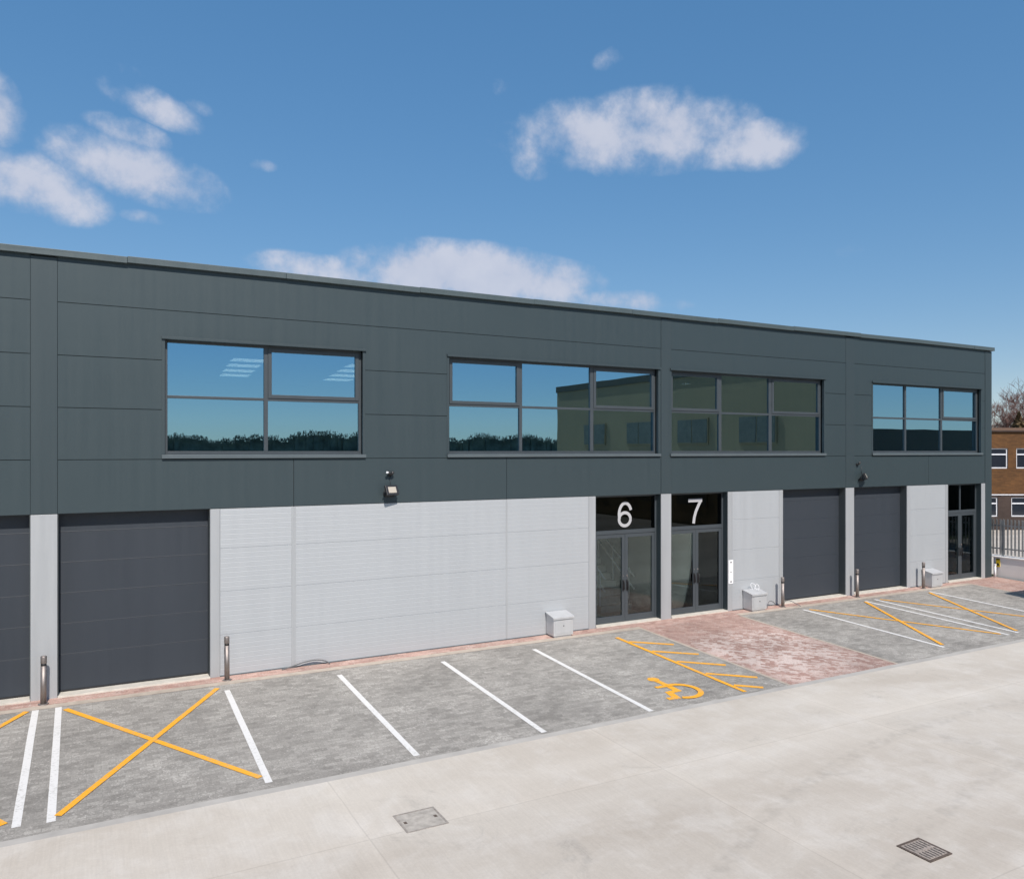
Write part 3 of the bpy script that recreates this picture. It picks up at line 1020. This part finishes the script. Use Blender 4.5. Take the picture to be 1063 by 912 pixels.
for yy in (gy0 + fr + .006, gy1 - fr - .02):
    m.box(gx0 + fr + .006, gx1 - fr - .006, yy, yy + .014, Z0, Z0 + .010)
m.build('bars', M['gully_bar'], t)

# ------------------------------------------------------------------ boundary wall + palisade at the right
t = thing('boundary_wall', 'low white concrete wall under the palisade fence at the right edge', 'wall', (29.5, -5, 0))
m = MB(); m.box(29.37, 29.67, -12, .12, -.3, .70); m.build('wall', M['render_wall'], t, .01)
m = MB(); m.box(29.34, 29.70, -12.02, .38, .70, .745); m.build('coping', M['render_wall'], t, .006)

def pale_profile(x, y, z0, z1, m, along='y'):
    w = .034
    # W-section pale with a pointed, split top
    for sgn in (-1, 0, 1):
        o = sgn*w*.62; dep = .008 if sgn else -.004
        if along == 'y':
            a = [(x + dep, y + o - w*.33, z0), (x + dep, y + o + w*.33, z0), (x + dep, y + o + w*.33, z1 - .05), (x + dep + (.0), y + o + sgn*w*.35, z1 - (0 if sgn == 0 else -.0)), (x + dep, y + o - w*.33, z1 - .05)]
            b = [(p[0] + .006, p[1], p[2]) for p in a]
        else:
            a = [(x + o - w*.33, y + dep, z0), (x + o + w*.33, y + dep, z0), (x + o + w*.33, y + dep, z1 - .05), (x + o + sgn*w*.35, y + dep, z1), (x + o - w*.33, y + dep, z1 - .05)]
            b = [(p[0], p[1] + .006, p[2]) for p in a]
        A = [m.bm.verts.new(p) for p in a]; Bq = [m.bm.verts.new(p) for p in b]
        m.bm.faces.new(A); m.bm.faces.new(Bq[::-1])
        for i in range(5):
            m.bm.faces.new((A[i], Bq[i], Bq[(i+1) % 5], A[(i+1) % 5]))
t = thing('palisade_fence', 'galvanised steel palisade fence standing on the low white wall', 'fence', (29.52, -5, .745))
y = .42
bay = 0
while y > -11.8:
    y2 = max(y - 2.6, -11.9)
    m = MB(); q = y - .09
    while q > y2:
        pale_profile(29.49, q, .80, 2.12, m); q -= .13
    m.build('pale_panel', M['galv'], t)
    m = MB()
    for z in (1.02, 1.86): m.box(29.505, 29.545, y2, y, z - .022, z + .022)
    m.build('rail', M['galv'], t)
    py = y - .52
    m = MB(); m.box(29.55, 29.60, py - .03, py + .03, .745, 2.05); m.build('post', M['galv'], t)
    y = y2

t = thing('warning_sign', 'small yellow warning sign on the end of the low white wall', 'sign', (29.36, -.05, .5))
m = MB(); m.box(29.356, 29.369, -.125, .012, .36, .66); m.build('plate', M['yellow_sign'], t)
m = MB(); m.box(29.352, 29.355, -.11, 0.0, .615, .65); m.build('black_bar', M['black'], t)
m = MB(); m.prism([(-.115, .42), (.0, .42), (-.0575, .52)], 'x', 29.352, 29.355); m.build('warning_triangle', M['black'], t)
t = thing('waste_pipe', 'short white plastic pipe at the foot of the right-hand building corner', 'pipe', (29.15, -.05, 0))
m = MB(); m.tube([(29.17, -.06, -.04), (29.17, -.06, .42)], .035, 12); m.build('pipe', M['white_plastic'], t)
m = MB(); m.tube([(29.17, -.06, .42), (29.17, -.06, .47)], .043, 12); m.build('collar', M['white_plastic'], t)

# ------------------------------------------------------------------ brown brick building beyond
def brick_building():
    o = from_axis(30.0, 46.0)
    t = thing('brick_building', 'two-storey brown brick building with white windows behind the palisade fence', 'building', o)
    t.rotation_euler = (0, 0, R(-YAW))
    # local coords: x lateral relative to 30, y depth relative to 46
    def lb(m, name, mat, parent=t, bevel=0.):
        ob = m.build(name, mat, None, bevel); ob.parent = parent; return ob
    x0, x1 = -9.5, 22.0
    up = [(-1.07 - 1.90 - k*2.38, -1.07 - k*2.38) for k in range(0, 3)] + [(-.58 + k*2.38, -.58 + 1.90 + k*2.38) for k in range(0, 9)]
    lo = [(-1.65 - 1.55 - k*2.38, -1.65 - k*2.38) for k in range(0, 3)] + [(-.87 + k*2.38, -.87 + 1.6 + k*2.38) for k in range(0, 9)]
    UZ0, UZ1, LZ0, LZ1 = 3.56, 4.74, .75, 1.88
    m = MB()
    def row(wins, z0, z1, wz0, wz1, m):
        m.box(x0, x1, 0, .3, z0, wz0); m.box(x0, x1, 0, .3, wz1, z1)
        e = [x0] + [q for w in sorted(wins) for q in w] + [x1]
        for i in range(0, len(e), 2): m.box(e[i], e[i+1], 0.0, .3, wz0, wz1)
    row(up, 2.06, 5.70, UZ0, UZ1, m)
    m.box(x0, x1, 8, 8.3, 0, 5.7); m.box(x0, x0 + .3, .3, 8, 0, 5.7); m.box(x1 - .3, x1, .3, 8, 0, 5.7)
    lb(m, 'upper_wall', M['brick'])
    m = MB(); row(lo, -.3, 2.0, LZ0, LZ1, m); lb(m, 'lower_wall', M['dark_brick'])
    m = MB(); m.box(x0, x1, -.05, .28, 2.0, 2.06); lb(m, 'string_course', M['white_trim'])
    m = MB(); m.box(x0 - .1, x1 + .1, -.12, 8.4, 5.70, 5.78); lb(m, 'roof_edge', M['dark_brick'])
    m = MB(); m.prism([(-.1, 5.78), (8.4, 5.78), (4.2, 6.05)], 'x', x0 - .1, x1 + .1); lb(m, 'roof', M['roof_tile'])
    for (wins, z0, z1) in ((up, UZ0, UZ1), (lo, LZ0, LZ1)):
        for (a, b) in wins:
            m = MB(); f = .07
            m.box(a, a + f, .06, .14, z0, z1); m.box(b - f, b, .06, .14, z0, z1)
            m.box(a + f, b - f, .06, .14, z1 - f, z1); m.box(a + f, b - f, .06, .14, z0, z0 + f)
            zt = z1 - .36
            m.box(a + f, b - f, .055, .14, zt - .04, zt + .04)
            w = lb(m, 'window', M['white_trim'])
            m = MB(); m.box(a + f, b - f, .10, .12, z0 + f, z1 - f); lb(m, 'pane', M['dark_glass'], w)
brick_building()

# ------------------------------------------------------------------ bare trees beyond
def bare_tree(pos, height, label, twigmat, seed, spread=.55, levels=5, group='bare trees beyond the brick building', base_z=0):
    rnd = random.Random(seed)
    t = thing('bare_tree', label, 'tree', pos, group)
    tr, tw = MB(), MB()
    def grow(p, d, ln, r, lev):
        n = 4; pts = [p.copy()]; rr = [r]
        q = p.copy(); dd = d.copy()
        for i in range(n):
            dd = (dd + Vector((rnd.uniform(-1,1), rnd.uniform(-1,1), rnd.uniform(-.3,.8)))*.13).normalized()
            q = q + dd*ln/n
            pts.append(q.copy()); rr.append(r*(1 - .62*(i+1)/n))
        (tr if lev <= 1 else tw).tube(pts, rr, 6 if lev <= 1 else 3, caps=False)
        if lev >= levels: return
        k = (8 if lev == 0 else 5)
        for i in range(k):
            u = .32 + .68*(i + rnd.random()*.7)/k
            u = min(u, 1); idx = min(int(u*n), n-1); f = u*n - idx
            bp_ = pts[idx].lerp(pts[idx+1], min(1, f))
            side = Vector((rnd.gauss(0,1), rnd.gauss(0,1), rnd.gauss(0,.35))).normalized()
            nd = (dd*(1-spread) + side*spread + Vector((0,0,.22))).normalized()
            rad = max(.013, rr[idx]*rnd.uniform(.45, .65))
            grow(bp_, nd, ln*rnd.uniform(.48, .68), rad, lev+1)
    grow(Vector((0,0,0)), Vector((0,0,1)), height*.56, height*.020, 0)
    a = tr.build('trunk', M['bark']); a.parent = t
    b = tw.build('crown', twigmat); b.parent = t
bare_tree(from_axis(37.5, 60), 8.7, "small reddish bare tree rising just right of the building corner", M['twig_red'], 5)
bare_tree(from_axis(40.6, 61.5), 8.3, "low reddish bare tree between its two taller neighbours", M['twig_red'], 11)
bare_tree(from_axis(45.6, 66), 11.0, "tallest bare tree, cut off by the right edge", M['twig_red'], 23, .6)
bare_tree(from_axis(54, 70), 12.0, "bare grey tree beyond the brick building, outside the right edge", M['twig_grey'], 31, .6)

def conifer(pos, h, r, label, seed):
    rnd = random.Random(seed)
    t = thing('conifer', label, 'tree', pos)
    m = MB(); m.tube([(0,0,0), (0,0,h*.5), (0,0,h*.95)], [.22, .14, .03], 8); o = m.build('trunk', M['bark']); o.parent = t
    m = MB()
    for i in range(5200):
        z = (rnd.random()**.8)*h*.9 + h*.1
        rad = r*(1 - (z/h)**1.6)*rnd.uniform(.35, 1.0)*(1+.25*math.sin(z*4+rnd.random()))
        a = rnd.random()*6.283
        c = Vector((rad*math.cos(a), rad*math.sin(a), z))
        u = Vector((rnd.gauss(0,1), rnd.gauss(0,1), rnd.gauss(0,1))).normalized()*.11
        v = u.cross(Vector((rnd.gauss(0,1), rnd.gauss(0,1), rnd.gauss(0,1)))).normalized()*.05
        m.poly([c-u-v, c+u-v, c+u+v, c-u+v])
    o = m.build('crown', M['ever']); o.parent = t
conifer(from_axis(37.6, 58.5), 7.4, 1.7, "brownish evergreen poking above the roof of the brick building", 4)

# ------------------------------------------------------------------ what stands behind the camera (seen in the glass)
t = thing('olive_building', 'tall olive sheet-clad building facing the yard from the right', 'building', (38, -24, 0))
m = MB(); m.box(34.6, 38.2, -38.8, -12.2, -.3, 9.4); m.build('wall', M['olive_wall'], t)
m = MB(); m.box(34.5, 38.3, -38.9, -12.1, 9.4, 9.9); m.build('parapet', M['olive_dark'], t, .02)
m = MB(); m.box(34.9, 37.9, -38.6, -12.5, 9.75, 9.91); m.build('roof', M['roof_felt'], t)
m = MB(); m.box(38.21, 60, -38.8, -16, -.3, 6.0); m.build('low_wing', M['olive_dark'], t)
for k in range(4):
    for z in (1.0, 5.0):
        y = -16.5 - k*5.6
        m = MB(); m.box(34.53, 34.60, y - 1.5, y + 1.5, z, z + 1.7); w = m.build('window', M['olive_wall'], t)
        m = MB(); m.box(34.505, 34.528, y - 1.4, y - .04, z + .1, z + 1.6); m.box(34.505, 34.528, y + .04, y + 1.4, z + .1, z + 1.6); m.build('pane', M['dull_pane'], w)
t = thing('palisade_fence', 'long grey palisade fence along the far side of the yard', 'fence', (0, -43.6, gz(-43)))
x = -60
zb = gz(-43)
while x < 34:
    m = MB(); q = x + .1
    while q < x + 4.7:
        m.box(q, q + .065, -43.62, -43.60, zb + .05, zb + 2.3); q += .16
    m.build('pale_panel', M['galv'], t)
    m = MB()
    for z in (.5, 1.9): m.box(x, x + 4.7, -43.66, -43.625, zb + z, zb + z + .05)
    m.build('rail', M['galv'], t)
    m = MB(); m.box(x - .04, x + .04, -43.76, -43.67, zb, zb + 2.2); m.build('post', M['galv'], t)
    x += 4.7

# far-off wood
m = MB()
rnd = random.Random(9)
clumps = []
x = -420
while x < 520:
    clumps.append((x, rnd.uniform(-215, -190), rnd.uniform(6.0, 9.5) + 1.5*math.sin(x*.02), rnd.uniform(5, 9)))
    x += rnd.uniform(3, 7)
x = -420
while x < 520:
    w_ = rnd.uniform(.7, 1.6)
    hh = 8.3 + 1.1*math.sin(x*.021) + .8*math.sin(x*.11 + 1) + .6*math.sin(x*.37) + rnd.uniform(-.55, .55)
    y = -200 + rnd.uniform(-.3, .3)
    m.box(x, x + w_*1.15, y - 2, y + rnd.uniform(0, .3), -.1, hh*.84)
    for i in range(int(w_*30)):
        c = Vector((x + rnd.uniform(0, w_), y + rnd.uniform(-2, 2), hh*rnd.uniform(.78, .95)))
        u = Vector((rnd.gauss(0,.35), 0, 1)).normalized()*rnd.uniform(.2, .5)
        v = Vector((1, 0, rnd.gauss(0,.3))).normalized()*rnd.uniform(.04, .10)
        m.poly([c-u-v, c+u-v, c+u+v, c-u+v])
    x += w_
o = m.build('woodland', M['wood_far']); o['kind'] = 'stuff'
tag(o, 'far-off dark wood seen mirrored in the windows', 'wood')

# parked van just outside the frame: it throws the shadow at the right edge
def van():
    t = thing('parked_van', 'white panel van parked in the last bay, its shadow on the paving', 'van', (27.2, -5.7, gz(-5.7)))
    gx = 26.25; w = 1.9; g = gz(-5.7)
    yr, yf = -3.45, -8.1      # rear doors towards the building, bonnet towards the yard
    prof = [(yr, .35), (yr, 1.85), (yr - .12, 1.98), (yf + 1.5, 2.0), (yf + 1.15, 1.9), (yf + .62, 1.32), (yf + .1, 1.12), (yf, .9), (yf, .35)]
    m = MB(); m.prism([(a, b + g) for a, b in prof], 'x', gx, gx + w); m.build('body', M['van_paint'], t, .06)
    m = MB(); m.prism([(yf + 1.11, 1.87 + g), (yf + .64, 1.36 + g), (yf + .60, 1.37 + g), (yf + 1.08, 1.90 + g)], 'x', gx + .12, gx + w - .12); m.build('windscreen', M['dark_glass'], t)
    for xx in (gx - .006, gx + w - .004):
        m = MB(); m.prism([(yf + 1.2, 1.72 + g), (yf + .82, 1.33 + g), (yf + 1.9, 1.33 + g), (yf + 1.9, 1.72 + g)], 'x', xx, xx + .01); m.build('side_window', M['dark_glass'], t)
    for k in (0, 1):
        a = gx + .12 + k*.85
        m = MB(); m.box(a, a + .81, yr - .004, yr + .006, 1.25 + g, 1.75 + g); m.build('rear_window', M['dark_glass'], t)
        m = MB(); m.box(gx - .0 + k*(w - .1), gx + .1 + k*(w - .1), yr - .004, yr + .012, .8 + g, 1.15 + g); m.build('tail_light', M['twig_red'], t)
    for yy in (yf + .85, yr - .95):
        for xx in (gx - .01, gx + w - .21):
            m = MB(); m.tube([(xx, yy, gz(yy) + .33), (xx + .22, yy, gz(yy) + .33)], .33, 24); wh = m.build('wheel', M['tyre'], t)
            m = MB(); m.tube([(xx - .01, yy, gz(yy) + .33), (xx + .23, yy, gz(yy) + .33)], .19, 16); m.build('rim', M['galv'], wh)
    for xx in (gx + .12, gx + w - .42):
        m = MB(); m.box(xx, xx + .3, yf - .012, yf + .05, .72 + g, .9 + g); m.build('headlight', M['lens'], t, .01)
    for (a, b) in ((yf - .06, yf + .1), (yr - .1, yr + .06)):
        m = MB(); m.box(gx + .02, gx + w - .02, a, b, .3 + g, .55 + g); m.build('bumper', M['black'], t, .02)
    for xx in (gx - .16, gx + w + .02):
        m = MB(); m.box(xx, xx + .14, yf + .95, yf + 1.02, 1.3 + g, 1.52 + g); m.build('mirror', M['black'], t, .01)
van()

# ------------------------------------------------------------------ light
SUN_EL, SUN_OFF = 47.0, 8.0     # sun behind the camera, a little to the left
az = R(180 + SUN_OFF)            # clockwise from +Y (north)
to_sun = Vector((math.sin(az)*math.cos(R(SUN_EL)), math.cos(az)*math.cos(R(SUN_EL)), math.sin(R(SUN_EL))))
sd = bpy.data.lights.new("sun", 'SUN'); so = bpy.data.objects.new("sun", sd); COL.objects.link(so)
sd.energy = 4.3; sd.angle = R(.55); sd.color = (1.0, .925, .85)
so.rotation_euler = (-to_sun).to_track_quat('-Z', 'Y').to_euler()

w = bpy.data.worlds.new("World"); scene.world = w; w.use_nodes = True
nt = w.node_tree
bg = nt.nodes["Background"]; out = nt.nodes["World Output"]
sky = N(nt, "ShaderNodeTexSky", sky_type='NISHITA')
sky.sun_disc = False; sky.sun_elevation = R(SUN_EL); sky.sun_rotation = az
sky.altitude = 50; sky.air_density = .9; sky.dust_density = .15; sky.ozone_density = 2.6
SKY_S = .15
hs = N(nt, 'ShaderNodeHueSaturation'); hs.inputs['Saturation'].default_value = 1.80; hs.inputs['Value'].default_value = 1.48; gm = N(nt, 'ShaderNodeGamma'); gm.inputs[1].default_value = .45; L(nt, sky.outputs[0], gm.inputs[0]); L(nt, mixc(nt, 1.0, gm.outputs[0], (.945, .965, 1.01), 'MULTIPLY'), hs.inputs['Color'])
L(nt, hs.outputs[0], bg.inputs["Color"]); bg.inputs["Strength"].default_value = SKY_S

# fair-weather clouds, placed by direction on the sky
tc = N(nt, "ShaderNodeTexCoord")
dvec = tc.outputs["Generated"]
nz = N(nt, "ShaderNodeTexNoise"); nz.inputs["Scale"].default_value = 11; nz.inputs["Detail"].default_value = 8; nz.inputs["Roughness"].default_value = .58
L(nt, dvec, nz.inputs["Vector"])
nz2 = N(nt, "ShaderNodeTexNoise"); nz2.inputs["Scale"].default_value = 22; nz2.inputs["Detail"].default_value = 7; nz2.inputs["Roughness"].default_value = .6
L(nt, dvec, nz2.inputs["Vector"])
def pix_dir(u, v):
    x = (u - 531.5)/818.65; y = -(v - 467.28)/818.65
    return (FW + RT*x + Vector((0,0,1))*y).normalized()
def vdot(vec):
    n = N(nt, "ShaderNodeVectorMath", operation='DOT_PRODUCT')
    L(nt, dvec, n.inputs[0]); n.inputs[1].default_value = vec
    return n.outputs["Value"]
clouds = [  # u, v, half-width, half-height, tilt, weight (directions in the sky)
 (600, 138, 78, 34, 2, 1.0), (690, 130, 95, 38, 5, 1.1), (775, 150, 70, 27, 5, 1.0), (640, 160, 110, 24, 3, .95), (556, 162, 28, 26, 0, .75),
 (655, 142, 130, 36, 2, 1.15),
 (633, 60, 20, 13, -20, .62), (520, 90, 18, 12, 0, .42),
 (142, 177, 92, 32, 10, 1.15), (160, 110, 55, 20, 18, .85), (30, 190, 86, 34, 12, 1.15), (-10, 110, 34, 52, 0, 1.1), (135, 138, 44, 17, 8, .85),
 (128, 76, 26, 13, 0, .5), (148, 226, 26, 9, 5, .62), (272, 172, 16, 8, 0, .55), (208, 112, 18, 10, 20, .5), (-90, 170, 70, 60, 0, 1.0),
 (478, 286, 118, 34, 3, 1.5), (560, 292, 80, 26, 6, 1.1), (350, 284, 100, 18, 5, .9), (640, 311, 70, 12, 6, 1.0),
 (880, 260, 50, 10, 5, .2),
]
tot = None
for (u, v, hw, hh, tilt, wt) in clouds:
    c = pix_dir(u, v)
    e1 = (pix_dir(u + 5, v) - pix_dir(u - 5, v)); e2 = (pix_dir(u, v - 5) - pix_dir(u, v + 5))
    s1 = e1.length/10; s2 = e2.length/10
    e1n = e1.normalized(); e2n = e2.normalized()
    ct, st_ = math.cos(R(tilt)), math.sin(R(tilt))
    ax = (e1n*ct - e2n*st_) / (hw*s1*1.25); ay = (e2n*ct + e1n*st_) / (hh*s2*1.25)
    ox, oy = c.dot(ax), c.dot(ay)
    du = math_(nt, 'SUBTRACT', vdot(ax), ox); dv = math_(nt, 'SUBTRACT', vdot(ay), oy)
    r2 = math_(nt, 'ADD', math_(nt, 'MULTIPLY', du, du), math_(nt, 'MULTIPLY', dv, dv))
    front = math_(nt, 'GREATER_THAN', vdot(c), .3)
    val = math_(nt, 'MULTIPLY', math_(nt, 'SUBTRACT', 1.0, r2, True), front)
    val = math_(nt, 'MULTIPLY', val, wt)
    tot = val if tot is None else math_(nt, 'MAXIMUM', tot, val)
tx = math_(nt, 'ADD', math_(nt, 'MULTIPLY', nz.outputs["Fac"], 1.1), math_(nt, 'MULTIPLY', nz2.outputs["Fac"], .9))
tx = math_(nt, 'SUBTRACT', tx, 1.0)                      # about -0.5 .. 0.5
dens = math_(nt, 'ADD', tot, math_(nt, 'MULTIPLY', tx, 1.55))
dens = math_(nt, 'MULTIPLY', dens, math_(nt, 'MULTIPLY', tot, 3.0, True))
dens = mapr(nt, dens, .12, 1.30, 0, .84, True)
cb = N(nt, "ShaderNodeBackground")
cc = mixc(nt, mapr(nt, dens, .2, .9, 0, 1), (.36, .42, .54), mixc(nt, mapr(nt, nz.outputs["Fac"], .38, .62, 0, 1), (.43, .455, .55), (.52, .53, .60)))
L(nt, cc, cb.inputs["Color"]); cb.inputs["Strength"].default_value = 1.0
mx = N(nt, "ShaderNodeMixShader")
L(nt, dens, mx.inputs[0]); L(nt, bg.outputs[0], mx.inputs[1]); L(nt, cb.outputs[0], mx.inputs[2])
L(nt, mx.outputs[0], out.inputs["Surface"])

# ------------------------------------------------------------------ output
scene.view_settings.view_transform = 'Standard'
scene.view_settings.look = 'None'
scene.view_settings.exposure = 0.35
scene.view_settings.gamma = 1
scene.view_settings.use_curve_mapping = False
scene.render.engine = 'CYCLES'
scene.cycles.max_bounces = 8
scene.cycles.transparent_max_bounces = 12
scene.render.resolution_x = 1024; scene.render.resolution_y = 878
bpy.context.view_layer.update()
